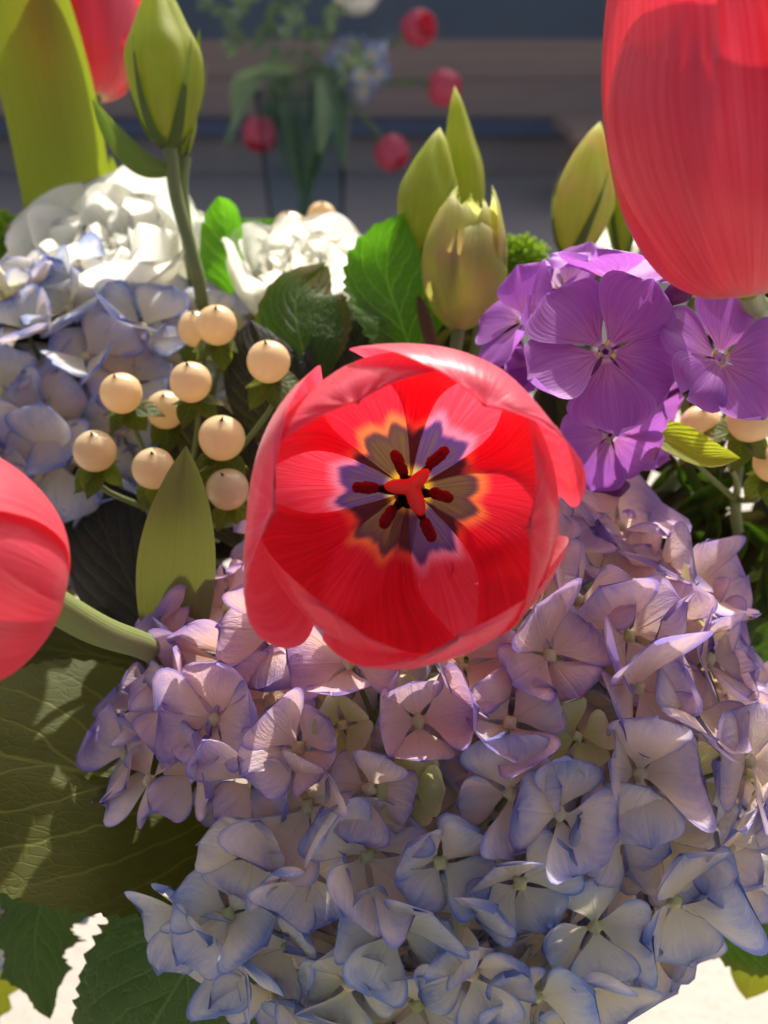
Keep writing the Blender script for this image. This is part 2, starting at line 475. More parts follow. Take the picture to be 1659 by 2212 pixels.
# ------------------------------------------------------------------ tulips
PROF = {
    'open': ([0, .10, .25, .42, .60, .75, .90, 1.0], [.06, .27, .57, .83, .985, 1.0, .90, .755], [0, .012, .07, .21, .48, .71, .93, 1.0]),
    'bud': ([0, .10, .25, .42, .60, .75, .90, 1.0], [.08, .30, .62, .88, 1.0, .93, .70, .42], [0, .03, .12, .28, .52, .70, .90, 1.0]),
    'shut': ([0, .10, .25, .42, .60, .75, .90, 1.0], [.08, .37, .70, .93, .97, .80, .40, .10], [0, .015, .10, .27, .50, .69, .89, 1.0]),
    'egg': ([0, .10, .25, .42, .60, .75, .90, 1.0], [.08, .37, .70, .93, 1.0, .95, .80, .60], [0, .015, .10, .27, .50, .69, .89, 1.0]),
    'closed': ([0, .10, .25, .42, .60, .75, .90, 1.0], [.10, .45, .78, .96, 1.0, .95, .80, .62], [0, .02, .12, .30, .52, .70, .90, 1.0]),
}


def tulip_petal(Rm, H, prof, phi0, th, rs, ph, flare=None, tip=0.0, nu=24, nv=36, edge=0.0, ripple=.012, lift=0.0, cut=1.0):
    S, RR, HH = PROF[prof]

    def fn(u, v):
        s = v
        r = cr(S, RR, s) * rs; h = cr(S, HH, s) * (1 + lift)
        wd = cr([0, .12, .35, .58, .75, .88, .96, 1.0], [.60, .64, .74, .95, .98, .78, .46, .0], s)
        ang = phi0 + th * wd * u
        jag = (noise.noise(Vector((u * 7 + ph * 9, s * 7, ph))) * .5 + noise.noise(Vector((u * 19, s * 19, ph * 3))) * .2)
        rim = sstep(.78, 1, max(abs(u), s)) * s
        r *= 1 + edge * u * u * s
        r += ripple * math.sin(ang * 5 + ph * 3 + s * 4) * s * s
        r += .03 * noise.noise(Vector((u * 1.3 + ph, s * 2.2, ph * 2))) * s
        r += jag * .028 * rim
        h += jag * .02 * rim
        # faint keel along the middle of the petal
        r += .014 * math.exp(-(u / .12) ** 2) * s * (1 - s) * 2
        h += tip * sstep(.85, 1, s) * (1 - abs(u))
        if flare:
            side, am, s0, dh = flare
            k = sstep(-.05, .85, side * u * wd) * sstep(s0, 1.0, s)
            r += am * k; h += dh * k
        return (Rm * r * math.cos(ang), Rm * r * math.sin(ang), H * h)
    return MB().grid(nu, nv, fn).build('tulip_petal')


def tulip(label, base, axis, xh, Rm, H, prof, specs, mats, group=None, stem=True, sag=.03, stem_r=.0028, sp=None):
    t = thing('tulip', label, 'tulip', base, group)
    M = frame(base, axis, xh)
    for i, (deg, th, rs, fl, tip, kw) in enumerate(specs):
        kw = dict(kw); me = tulip_petal(Rm, H, kw.pop('prof2', prof), math.radians(deg), math.radians(th), rs, i * 1.7 + 3 * Rm, fl, tip, **kw)
        obj('petal', me, mats[i % len(mats)] if len(mats) < 6 else mats[i], t, M)
    if sp:
        obj('stem', MB().tube([Vector(base) + M.to_3x3() @ Vector((0, 0, .002))] + [V(*c) for c in sp] + [VC + Vector((0, 0, .17)), VC + Vector((0, 0, .1))], [stem_r, stem_r], 10, 30).build(), MAT['stem'], t, Matrix.Identity(4))
    elif stem:
        stem_to_vase(t, Vector(base) + M.to_3x3() @ Vector((0, 0, .002)), axis, stem_r, sag=sag)
    return t, M


cb = V(885, 1058, .2005); ct = V(878, 1112, .157)
ti, to = MAT['tulip_in'], MAT['tulip_out']
specs = [
    (55, 56, 1.0, (-1, .20, .70, -.04), 0, dict(edge=.05)),
    (178, 56, 1.0, (1, .30, .58, -.05), .0, dict(edge=.04)),
    (293, 56, 1.0, (-1, .10, .75, .0), .0, dict(edge=.03)),
    (114, 55, .95, None, 0, dict()),
    (-6, 56, .95, (-1, .10, .75, .0), .01, dict()),
    (234, 56, .95, None, 0, dict()),
]
ctul, CM = tulip('wide open pink-red tulip showing its dark centre and stamens', cb, ct - cb, (1, 0, 0), .0292, (ct - cb).length * 1.02, 'open', specs, [to, to, to, ti, ti, ti], sp=[(886, 1080, .235), (880, 1250, .30)])
# pistil with its three-lobed stigma
ax = (ct - cb).normalized()
pis = obj('pistil', MB().tube([cb, cb + ax * .004, cb + ax * .012, cb + ax * .0165], [.0032, .0034, .0027, .0022], 14, 12).build(), MAT['filament'], ctul, Matrix.Identity(4))
sc_ = V(888, 1052, .1825)
SM = frame(sc_, ax, (1, 0, 0))
lobes = [(178, .0054), (45, .0050), (291, .0062)]


def stig(u, v):
    ph = math.pi * u; m = 0; ex = 0
    for d, L in lobes:
        a = (ph - math.radians(d) + math.pi) % (2 * math.pi) - math.pi
        k = math.exp(-(abs(a) / .50) ** 1.7); m = max(m, .0017 + (L - .0017) * k); ex = max(ex, k)
    if v < .5: q = v * 2; return (m * q * math.cos(ph), m * q * math.sin(ph), .0016 - .0013 * q * q * (1 - .2 * ex))
    q = 1 - (v - .5) * 2; return (m * q * math.cos(ph), m * q * math.sin(ph), -.0012 + .0014 * q * q)


obj('stigma', MB().grid(72, 16, stig).build(), MAT['stigma'], pis, SM)
for (px, py, ang, dd) in [(790, 1053, 178, .190), (862, 1001, 115, .191), (945, 988, 42, .190), (953, 1070, -18, .190), (925, 1145, -66, .189), (838, 1117, 240, .190)]:
    a0 = cb + (V(px, py, dd) - V(885, 1058, dd)) * .17 + ax * .001
    tip = V(px, py, dd) - (V(px, py, dd) - V(885, 1058, dd)).normalized() * .0016
    fl = obj('stamen', MB().tube([a0, a0 * .5 + tip * .5 + ax * .0008, tip], [.0013, .0011, .0006], 8, 8).build(), MAT['filament'], ctul, Matrix.Identity(4))
    d = (RGT * math.cos(math.radians(ang)) + UPV * math.sin(math.radians(ang)) + ax * .25).normalized()

    def anth(u, v, L=R.uniform(.0054, .0066), q=R.random() * 9):
        th = math.pi * u; z = (v - .5) * L
        r = .00150 * max(0, 1 - (2 * v - 1) ** 4) ** .5 * (1 - .22 * math.cos(2 * th) ** 8)
        r *= 1 + .30 * noise.noise(Vector((math.cos(th) * 3, math.sin(th) * 3 + q, v * 7)))
        return (r * math.cos(th), r * .85 * math.sin(th), z)
    obj('anther', MB().grid(20, 22, anth).build(), MAT['anther'], fl, frame(V(px, py, dd), d, ax))

ts = MAT['tulip_side']
side_specs = lambda rot, k=1.0: [(rot + 0, 58, 1.0, None, .02, dict(edge=.03)), (rot + 120, 58, 1.0, (1, .1, .8, 0), .0, dict(edge=.03)), (rot + 240, 58, 1.0, None, .03, dict(edge=.02)),
                                 (rot + 60, 56, .93, None, .03, dict()), (rot + 180, 56, .93, None, .05, dict()), (rot + 300, 56, .93, None, .03, dict())]
b2 = V(1618, 640, .177)
up_specs = [(-46, 52, 1.03, None, .02, dict(edge=.05, lift=.04)), (70, 60, 1.0, None, .02, dict(edge=-.05, lift=.34, prof2='shut')), (190, 56, .945, None, .0, dict(edge=.02, lift=.16)),
            (-110, 60, .99, None, .0, dict(edge=.06, lift=-.05)), (12, 58, .93, None, .02, dict(edge=-.04, lift=.28, prof2='shut')), (130, 58, .93, None, .03, dict(edge=-.04, lift=.3, prof2='shut'))]  # back petals raised and shut to keep sun out of the cup
tulip('large pink-red tulip cup rising above the purple phlox', b2, V(1560, -150, .164) - b2, (1, 0, 0), .0246, .0615, 'egg', up_specs, [ts], sp=[(1625, 650, .21), (1640, 720, .28), (1500, 1000, .34)])
b3 = V(118, 1300, .168)
tulip('pink-red tulip leaning out sideways on a pale stem over the olive leaf', b3, V(-440, 1150, .145) - b3, (0, 0, 1), .0222, .056, 'egg', side_specs(20), [ts], stem_r=.0032, sp=[(215, 1362, .186), (330, 1405, .228), (450, 1480, .29)])
b4 = V(205, 212, .375)
tulip('pink-red tulip behind the broad tulip leaf and the tall green bud', b4, V(165, -300, .37) - b4, (1, 0, 0), .0215, .062, 'egg', side_specs(-70), [ts], sag=.06)


# ------------------------------------------------------------------ hydrangeas
def petal_fn(L, W, xs, ys, a0, bend, cup, wave, ph, tw, fold=0.0, nfreq=3.0):
    N = 24; cy = [0.0]; cz = [0.0]
    for i in range(N):
        a = a0 + bend * (i + .5) / N
        cy.append(cy[-1] + math.cos(a) * L / N); cz.append(cz[-1] + math.sin(a) * L / N)
    ks = [i / N for i in range(N + 1)]

    def fn(u, s):
        wd = W * max(0, cr(xs, ys, s))
        x = u * wd; y = cr(ks, cy, s); z = cr(ks, cz, s)
        z += cup * wd * u * u * (.4 + .6 * s) + wave * L * math.sin(nfreq * u + ph) * s * s * abs(u)
        z += wave * .7 * L * noise.noise(Vector((u * 1.4 + ph, s * 1.8, ph * 3))) * s
        z += fold * wd * max(0, u - .1) ** 1.5
        y -= .05 * L * u * u * s * s
        c, q = math.cos(tw * s), math.sin(tw * s)
        return (x * c - z * q * .3, y, z + x * q)
    return fn


HX = [0, .08, .22, .42, .62, .80, .93, 1.0]; HY = [.08, .12, .36, .80, 1.0, .97, .68, .0]
HYD_P = []
for i in range(26):
    HYD_P.append(MB().grid(10, 12, petal_fn(R.uniform(.92, 1.12), R.uniform(.60, .78), HX, HY, R.uniform(-.05, .5), R.uniform(-.95, .75), R.uniform(-.35, .42), R.uniform(.05, .24), R.uniform(0, 6), R.uniform(-.35, .35), R.choice([0, 0, 0, .7, -.7, 1.0]), R.uniform(2, 4.5))).build('hydrangea_petal'))


def bead_fn(u, v):
    th = math.pi * u; z = -1 + 2 * v
    r = max(0, 1 - z * z) ** .5 * (1 + .16 * math.cos(4 * th))
    return (r * math.cos(th), r * math.sin(th), z * .9)


BEAD = MB().grid(16, 8, bead_fn).build('floret_bead')
for me in HYD_P: me.materials.append(MAT['hyd'])
BEAD.materials.append(MAT['bead'])


def floret(head, p, n, size, pink, blue, young, roll=None, openn=.0):
    x = Vector((R.uniform(-1, 1), R.uniform(-1, 1), R.uniform(-1, 1)))
    if roll is not None: x = RGT * math.cos(roll) + UPV * math.sin(roll)
    F = frame(p, n, x)
    c = obj('floret', BEAD, None, head, F @ Matrix.Diagonal((.0016, .0016, .0016, 1)) if size > .009 else F @ Matrix.Diagonal((.0012, .0012, .0012, 1)))
    for k in range(4):
        sz = size * R.uniform(.84, 1.10)
        lift = (.0004 if k % 2 else -.0004) * 1.0
        M = F @ Matrix.Rotation(k * math.pi / 2 + R.uniform(-.14, .14), 4, 'Z') @ Matrix.Rotation(openn + R.uniform(-.12, .22), 4, 'X') @ Matrix.Translation((0, .0008, lift - .0003)) @ Matrix.Rotation(R.uniform(-.22, .22), 4, 'Y') @ Matrix.Diagonal((sz, sz, sz, 1))
        q = obj('petal', R.choice(HYD_P), None, c, M)
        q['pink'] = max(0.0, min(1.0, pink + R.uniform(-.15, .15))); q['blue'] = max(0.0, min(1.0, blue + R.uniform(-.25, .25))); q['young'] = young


def to_px(p):
    d = p.dot(FWD); return 829.5 + p.dot(RGT) / d * FPX, 1106 - p.dot(UPV) / d * FPX


def in_poly(pt, poly):
    x, y = pt; r = False
    for (x0, y0), (x1, y1) in zip(poly, poly[1:] + poly[:1]):
        if (y0 > y) != (y1 > y) and x < (x1 - x0) * (y - y0) / (y1 - y0) + x0: r = not r
    return r


HEAD_OUTLINE = [(340, 1330), (450, 1180), (1300, 1120), (1440, 1130), (1555, 1280), (1580, 1450), (1640, 1680), (1620, 1850), (1500, 1970), (1350, 2100), (1200, 2290), (700, 2290), (570, 2130), (430, 2030), (430, 1960), (560, 1850), (450, 1740), (300, 1680), (290, 1500)]


def hydrangea(label, C, rad, count, size, hand, pinkf, bluef, camside=-.35, youngp=.08, seed=1, mind=.0165, inner=True, outline=None):
    head = thing('hydrangea', label, 'hydrangea', C)
    pts = []
    def place(p, n, sz, yg, roll=None):
        floret(head, p, n, sz, pinkf(p), bluef(p), yg, roll)
    ax_ = (RGT, UPV, -FWD)
    for (px, py, sz, yg, tx, ty) in hand:
        # ray against the ellipsoid in camera axes
        d = V(px, py, 1.0)
        o2 = Vector([(-C).dot(a) / r for a, r in zip(ax_, rad)]); d2 = Vector([d.dot(a) / r for a, r in zip(ax_, rad)])
        A, B, Cc = d2.dot(d2), 2 * o2.dot(d2), o2.dot(o2) - 1
        D = B * B - 4 * A * Cc
        t = (-B - math.sqrt(max(0, D))) / (2 * A)
        p = d * t; q = p - C
        n = sum(((a * (q.dot(a) / r ** 2)) for a, r in zip(ax_, rad)), Vector()).normalized()
        n = (n * .7 - FWD * .5 + RGT * tx + UPV * ty).normalized()
        p += n * R.uniform(.001, .004)
        pts.append(p); place(p, n, PX(sz, t) * .94, yg)
    tries = 0
    while len(pts) < count and tries < 9000:
        tries += 1
        v = Vector((R.gauss(0, 1), R.gauss(0, 1), R.gauss(0, 1))).normalized()
        if v.z < camside: continue
        p = C + RGT * v.x * rad[0] + UPV * v.y * rad[1] - FWD * v.z * rad[2]
        if outline and not in_poly(to_px(p), outline): continue
        if any((p - q).length < mind for q in pts): continue
        n = (RGT * v.x / rad[0] + UPV * v.y / rad[1] - FWD * v.z / rad[2]).normalized()
        n = (n + Vector((R.uniform(-.4, .4), R.uniform(-.4, .4), R.uniform(-.4, .4)))).normalized()
        pts.append(p)
        place(p + n * R.uniform(-.003, .003), n, size * R.uniform(.85, 1.15), 1.0 if R.random() < youngp else R.choice([0, 0, .15]))
    if inner:
        b = MB()
        for k in range(int(count * 6)):
            v = Vector((R.gauss(0, 1), R.gauss(0, 1), R.gauss(0, 1))).normalized()
            if v.z < camside: continue
            sc2 = R.uniform(.62, .84)
            p = C + (RGT * v.x * rad[0] + UPV * v.y * rad[1] - FWD * v.z * rad[2]) * sc2
            if outline and not in_poly(to_px(p), outline): continue
            n = (RGT * v.x / rad[0] + UPV * v.y / rad[1] - FWD * v.z / rad[2]).normalized()
            n = (n + Vector((R.uniform(-.6, .6), R.uniform(-.6, .6), R.uniform(-.6, .6)))).normalized()
            F = frame(p, n, (R.uniform(-1, 1), R.uniform(-1, 1), .2))
            f0 = petal_fn(size * 1.25, size * .85, HX, HY, .1, R.uniform(-.6, .5), R.uniform(-.2, .3), .15, R.uniform(0, 6), 0)
            b.grid(8, 9, lambda u, vv: F @ Vector(f0(u, vv)))
        io = obj('inner_petals', b.build(), MAT['hyd'], head, Matrix.Identity(4))
        io['kind'] = 'stuff'; io['pink'] = .35; io['blue'] = .3; io['young'] = .15
        # branching stalks under the florets
        b = MB(); root = C + FWD * rad[2] * .5 - UPV * rad[1] * .3
        for q in pts[::3]: b.tube([root, root * .45 + q * .55 + UPV * -.004, q], [.0012, .0009, .0006], 5, 5)
        so = obj('stalks', b.build(), MAT['stem'], head, Matrix.Identity(4)); so['kind'] = 'stuff'
        stem_to_vase(head, root, UPV, .003)
    return head


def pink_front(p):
    # upper florets: own lavender plus the tulip's pink glow painted in; lower stay blue-white
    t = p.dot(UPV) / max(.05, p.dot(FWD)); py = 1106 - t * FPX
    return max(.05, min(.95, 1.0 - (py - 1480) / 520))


hand = [(608, 1368, 140, 0, -.2, .0), (483, 1553, 135, 0, -.2, 0), (556, 1683, 125, 0, -.1, -.1), (655, 1615, 120, 0, 0, .1), (1098, 1560, 130, 0, 0, 0), (1237, 1300, 135, 0, .2, .1),
        (950, 1852, 120, 0, 0, -.1), (1368, 1483, 150, 0, .15, -.25), (1490, 1293, 120, 0, .3, .2), (1524, 1425, 125, 0, .3, 0), (1199, 1749, 130, 0, .1, -.1), (1278, 1990, 130, 0, .1, -.2),
        (1014, 2074, 125, 0, 0, -.25), (1449, 1940, 150, 0, .3, -.1), (1477, 1676, 85, 1, .1, .1), (743, 1567, 75, .9, 0, .1), (882, 1697, 75, 1, -.1, .1), (677, 1880, 125, 0, -.1, -.2),
        (1240, 1590, 80, .95, .3, .0), (800, 1700, 125, 0, 0, 0), (905, 1560, 130, 0, 0, .2), (860, 2000, 130, 0, 0, -.2), (1120, 1900, 125, 0, 0, -.1), (760, 2110, 120, .3, -.1, -.2),
        (1590, 1640, 140, 0, .3, 0), (1330, 1800, 135, 0, .2, 0), (1560, 1830, 130, 0, .3, -.1), (420, 1330, 130, 0, -.3, .1), (380, 1440, 120, 0, -.3, 0), (300, 1630, 125, 0, -.3, -.1),
        (760, 1440, 130, 0, 0, .2), (1180, 1420, 125, 0, .1, .1), (1330, 1150, 140, 0, .1, .4), (1100, 1710, 125, 0, 0, 0), (560, 1830, 110, .2, -.2, -.2), (1150, 2120, 130, 0, 0, -.3), (420, 1960, 105, .0, -.3, -.2)]
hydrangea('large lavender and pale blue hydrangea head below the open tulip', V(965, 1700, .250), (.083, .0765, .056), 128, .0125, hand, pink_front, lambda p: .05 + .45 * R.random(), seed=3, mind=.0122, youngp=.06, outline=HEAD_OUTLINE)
hydrangea('white and blue hydrangea head behind the cream berries', V(195, 925, .330), (.060, .051, .040), 60, .0146, [(310, 715, 118, 0, 0, .3), (105, 900, 130, 0, 0, 0), (190, 780, 115, 0, 0, .3), (60, 720, 110, 0, 0, .4), (130, 990, 130, 0, -.1, -.1)], lambda p: .05 + .25 * R.random(), lambda p: .10 + .4 * R.random(), seed=5, mind=.0150, youngp=.15)
hydrangea('small blue hydrangea head peeking out beneath the olive leaf', V(-10, 1835, .335), (.030, .026, .026), 18, .0120, [], lambda p: .0, lambda p: 1.0, seed=6, mind=.0130, youngp=0)


# ------------------------------------------------------------------ leaves
WP = {
    'ovate': ([0, .06, .2, .4, .6, .8, .93, 1], [.06, .30, .80, 1.0, .92, .58, .24, 0]),
    'lance': ([0, .1, .3, .5, .7, .88, 1], [.25, .55, .92, 1.0, .80, .40, 0]),
    'strap': ([0, .2, .5, .75, .9, .97, 1], [.85, .97, 1.0, .92, .62, .28, 0]),
    'round': ([0, .05, .18, .4, .65, .85, .95, 1], [.10, .40, .82, 1.0, .97, .70, .38, 0]),
}


def leaf_mesh(ctrl, W, prof='ovate', nh=None, roll=0.0, cup=.15, teeth=0, tamp=.06, nu=10, nv=40, wave=.0, ph=0.0, lobed=0.0):
    xs, ys = WP[prof]; nh = Vector(nh) if nh is not None else -FWD
    cache = {}

    def fr(v):
        if v not in cache:
            p = crv(ctrl, v); d = (crv(ctrl, min(1, v + .02)) - crv(ctrl, max(0, v - .02))).normalized()
            n = (nh - d * nh.dot(d)).normalized(); sd = d.cross(n)
            cache[v] = (p, sd * math.cos(roll) + n * math.sin(roll), n * math.cos(roll) - sd * math.sin(roll), d)
        return cache[v]

    def fn(u, v):
        p, sd, n, d = fr(v)
        wd = cr(xs, ys, v); au = abs(u)
        if teeth:
            tv = v * teeth + (.3 if u > 0 else 0) + .8 * noise.noise(Vector((v * 9 + ph, 3.1 if u > 0 else .7, ph))); f = tv % 1.0
            f = f ** 1.6 if f < .8 else .7 * (1 - f) / .2
            wd *= 1 + tamp * (f - .35) * (1.2 + 1.2 * noise.noise(Vector((math.floor(tv) * .73, 1.7 if u > 0 else 5.2, ph)))) * sstep(.72, 1, au)
        if lobed:
            f = (v * 5 + (.25 if u > 0 else 0)) % 1.0
            wd *= 1 - lobed * (1 - abs(2 * f - 1) ** 1.5) * sstep(.3, 1, au)
        x = u * wd * W
        z = cup * W * u * u * wd + wave * W * math.sin(v * 9 + u * 2 + ph) * au + wave * .8 * W * noise.noise(Vector((u * 1.5, v * 4 + ph, ph)))
        z -= .03 * W * math.exp(-(u / .08) ** 2)
        return p + sd * x + n * z + d * (-.12 * W * 0 + .35 * W * au * au * (.3 if teeth else 0))
    return MB().grid(nu, nv, fn).build('leaf')


def leaf(name, label, ctrl, W, mat, cat='leaf', group=None, **kw):
    pts = [V(*c) for c in ctrl]
    o = obj(name, leaf_mesh([p - pts[0] for p in pts], W, **kw), MAT[mat], None, Matrix.Translation(pts[0]))
    return tag(o, label, cat, group)


leaf('tulip_leaf', 'broad bright green tulip leaf standing tall beside the green bud', [(190, 720, .372), (170, 500, .362), (120, 220, .352), (40, -60, .350), (-40, -320, .355)], .0180, 'strap', prof='strap', cup=.35, roll=.12, nv=50, nu=14)
leaf('tulip_leaf', 'pointed olive tulip leaf tip between the berries and the open tulip', [(375, 1480, .238), (382, 1300, .234), (392, 1130, .232), (402, 962, .236)], .0098, 'strap2', prof='lance', cup=.3, nv=40, nu=12)
leaf('tulip_leaf', 'narrow green leaf curving behind the broad tulip leaf', [(265, 600, .385), (262, 460, .38), (238, 330, .375)], .005, 'strap', prof='lance', cup=.3, roll=.4)
leaf('hydrangea_leaf', 'large olive hydrangea leaf spreading under the lavender florets', [(600, 1760, .250), (430, 1715, .246), (200, 1665, .240), (-60, 1615, .236), (-300, 1570, .240)], .0345, 'leaf_olive', roll=-.80, prof='ovate', cup=-.12, teeth=30, tamp=.045, nu=18, nv=150, wave=.07)
leaf('hydrangea_leaf', 'dark green serrated leaf with sunken veins hanging below the olive leaf', [(610, 1830, .262), (450, 2030, .250), (310, 2250, .246), (180, 2520, .25)], .0265, 'leaf_front', prof='ovate', cup=-.15, teeth=26, tamp=.11, nu=16, nv=230, roll=-.15, wave=.04)
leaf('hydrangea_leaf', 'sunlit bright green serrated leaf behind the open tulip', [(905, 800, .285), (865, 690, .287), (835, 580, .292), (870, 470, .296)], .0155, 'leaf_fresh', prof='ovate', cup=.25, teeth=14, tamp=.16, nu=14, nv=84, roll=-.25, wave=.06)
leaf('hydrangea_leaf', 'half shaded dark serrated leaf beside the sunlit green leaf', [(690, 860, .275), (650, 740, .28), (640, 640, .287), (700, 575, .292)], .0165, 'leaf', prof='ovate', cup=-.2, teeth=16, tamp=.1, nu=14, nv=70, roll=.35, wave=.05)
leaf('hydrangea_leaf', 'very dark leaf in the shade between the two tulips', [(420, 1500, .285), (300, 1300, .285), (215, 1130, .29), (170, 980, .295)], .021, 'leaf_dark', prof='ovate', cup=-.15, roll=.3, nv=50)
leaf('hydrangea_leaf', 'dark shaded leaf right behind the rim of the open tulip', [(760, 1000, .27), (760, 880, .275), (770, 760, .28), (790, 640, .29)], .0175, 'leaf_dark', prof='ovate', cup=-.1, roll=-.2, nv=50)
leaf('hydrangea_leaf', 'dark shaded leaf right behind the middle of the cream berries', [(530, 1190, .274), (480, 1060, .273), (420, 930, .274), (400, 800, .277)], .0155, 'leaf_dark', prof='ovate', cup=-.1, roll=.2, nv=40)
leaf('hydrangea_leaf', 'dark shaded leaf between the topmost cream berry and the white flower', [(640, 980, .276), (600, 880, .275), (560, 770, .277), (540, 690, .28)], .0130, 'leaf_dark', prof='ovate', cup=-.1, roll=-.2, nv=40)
leaf('hydrangea_leaf', 'dim olive leaf lying under the pale tulip stem', [(430, 1530, .292), (300, 1440, .288), (130, 1405, .286), (-40, 1400, .288)], .0145, 'leaf_olive', prof='ovate', cup=-.1, roll=-.2, nv=50)
leaf('chrysanthemum_leaf', 'ragged lobed green leaf hanging at the left of the serrated leaf', [(130, 1820, .29), (95, 1930, .288), (75, 2050, .286), (105, 2190, .285)], .0165, 'leaf_front', prof='ovate', cup=-.1, teeth=22, tamp=.15, lobed=.35, nu=14, nv=200, roll=.2)
leaf('chrysanthemum_leaf', 'light yellow-green leaf pointing down in front of the pale surface', [(-60, 2250, .33), (-30, 2140, .33), (5, 2030, .335)], .011, 'leaf_yellow', prof='ovate', cup=-.1, teeth=8, tamp=.15, lobed=.25, nu=12, nv=60)
leaf('chrysanthemum_leaf', 'small pale green leaf tucked under the edge of the olive leaf', [(190, 1880, .33), (100, 1880, .33), (-20, 1850, .33)], .007, 'leaf_yellow', prof='lance', cup=.1, teeth=8, tamp=.2, nv=60)
leaf('hydrangea_leaf', 'dark green leaf beneath the hydrangea head beside the yellow strip', [(640, 2060, .30), (540, 2160, .295), (430, 2290, .29), (350, 2400, .29)], .0175, 'leaf', prof='ovate', cup=-.1, roll=.1, nv=60)
leaf('leaf_blade', 'glowing yellow-green leaf glimpsed between two dark leaves', [(490, 1950, .33), (450, 2080, .33), (410, 2260, .33)], .0105, 'leaf_yellow', prof='lance', cup=.2, roll=.2)
leaf('hydrangea_leaf', 'dark quilted leaf at the lower right edge of the hydrangea', [(1480, 1880, .295), (1580, 1950, .29), (1680, 2000, .288), (1790, 2030, .29)], .0185, 'leaf', prof='round', cup=-.15, teeth=14, tamp=.12, nu=14, nv=80)
leaf('leaf_blade', 'yellow-green pointed leaf with a brown tip at the lower right', [(1700, 1900, .31), (1665, 2000, .31), (1635, 2090, .312), (1612, 2160, .314)], .0125, 'leaf_yellow', prof='lance', cup=.15, roll=.1, nv=50)
leaf('phlox_leaf', 'slim pointed green leaf with a curled brown tip beside the cream berries', [(1380, 930, .25), (1440, 950, .243), (1520, 985, .238), (1600, 990, .236)], .0050, 'leaf_yellow', prof='lance', cup=.5, roll=.35, nu=12, nv=50)
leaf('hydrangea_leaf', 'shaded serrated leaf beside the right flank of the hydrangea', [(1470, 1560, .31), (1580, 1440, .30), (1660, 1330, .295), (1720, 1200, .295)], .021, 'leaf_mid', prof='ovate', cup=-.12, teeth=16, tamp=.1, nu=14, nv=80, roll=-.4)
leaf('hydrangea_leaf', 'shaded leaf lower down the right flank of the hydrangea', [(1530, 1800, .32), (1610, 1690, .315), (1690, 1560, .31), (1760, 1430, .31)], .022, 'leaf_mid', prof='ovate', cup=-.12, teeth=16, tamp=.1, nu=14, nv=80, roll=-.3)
leaf('withered_leaf', 'small curled brown leaf hanging beside the sunlit green leaf', [(903, 640, .285), (915, 690, .281), (928, 740, .279), (930, 765, .28)], .0022, 'brownleaf', prof='lance', cup=.6, roll=.3)
leaf('hydrangea_leaf', 'green curled leaf between the two white flowers', [(500, 640, .345), (495, 560, .345), (485, 480, .35), (470, 425, .352)], .0115, 'leaf_fresh', prof='ovate', cup=.5, roll=.5, nv=50)
leaf('hydrangea_leaf', 'jagged green leaf under the two far berries', [(590, 620, .355), (575, 560, .356), (560, 500, .358), (560, 478, .36)], .0125, 'leaf_fresh', prof='round', cup=.2, teeth=10, tamp=.2, nv=60)

# greenery filling the heart of the bouquet, shade put into its dark colour
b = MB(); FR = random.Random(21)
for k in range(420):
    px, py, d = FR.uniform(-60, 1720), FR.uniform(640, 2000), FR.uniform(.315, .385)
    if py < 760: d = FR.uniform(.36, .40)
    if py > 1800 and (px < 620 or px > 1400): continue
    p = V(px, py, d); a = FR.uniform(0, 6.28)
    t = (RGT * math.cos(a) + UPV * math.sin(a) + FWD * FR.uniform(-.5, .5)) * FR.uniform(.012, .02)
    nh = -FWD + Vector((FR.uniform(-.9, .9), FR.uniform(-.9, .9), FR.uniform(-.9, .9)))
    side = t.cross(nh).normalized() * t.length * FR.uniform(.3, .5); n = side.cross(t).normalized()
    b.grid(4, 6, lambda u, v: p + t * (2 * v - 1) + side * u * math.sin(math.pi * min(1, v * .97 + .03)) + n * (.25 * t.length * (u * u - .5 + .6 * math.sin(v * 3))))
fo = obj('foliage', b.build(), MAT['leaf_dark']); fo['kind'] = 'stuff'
tag(fo, 'greenery toned dark for the shade in the gaps between the flowers', 'foliage')
# shrub-like sprigs at the right, between hydrangea and frame edge
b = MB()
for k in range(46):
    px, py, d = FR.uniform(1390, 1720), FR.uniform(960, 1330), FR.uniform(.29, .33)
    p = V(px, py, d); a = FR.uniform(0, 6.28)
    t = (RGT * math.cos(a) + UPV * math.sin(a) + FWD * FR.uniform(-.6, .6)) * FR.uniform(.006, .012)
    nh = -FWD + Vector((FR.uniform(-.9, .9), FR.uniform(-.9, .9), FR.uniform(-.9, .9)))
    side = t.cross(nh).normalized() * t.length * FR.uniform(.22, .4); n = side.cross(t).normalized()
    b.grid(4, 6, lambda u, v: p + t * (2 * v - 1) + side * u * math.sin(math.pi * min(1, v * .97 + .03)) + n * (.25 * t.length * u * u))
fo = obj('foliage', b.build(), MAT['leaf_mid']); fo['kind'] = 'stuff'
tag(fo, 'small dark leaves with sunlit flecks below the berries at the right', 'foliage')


# ------------------------------------------------------------------ berries
def berry_fn(u, v):
    th = math.pi * u; a = math.pi * v
    r = math.sin(a) * (1 - .05 * math.cos(a)) * (1 + .012 * math.cos(3 * th)); z = -math.cos(a) * .98
    z += .10 * sstep(.93, 1, v) - .06 * sstep(.06, 0, v)
    return (r * math.cos(th), r * math.sin(th), z)


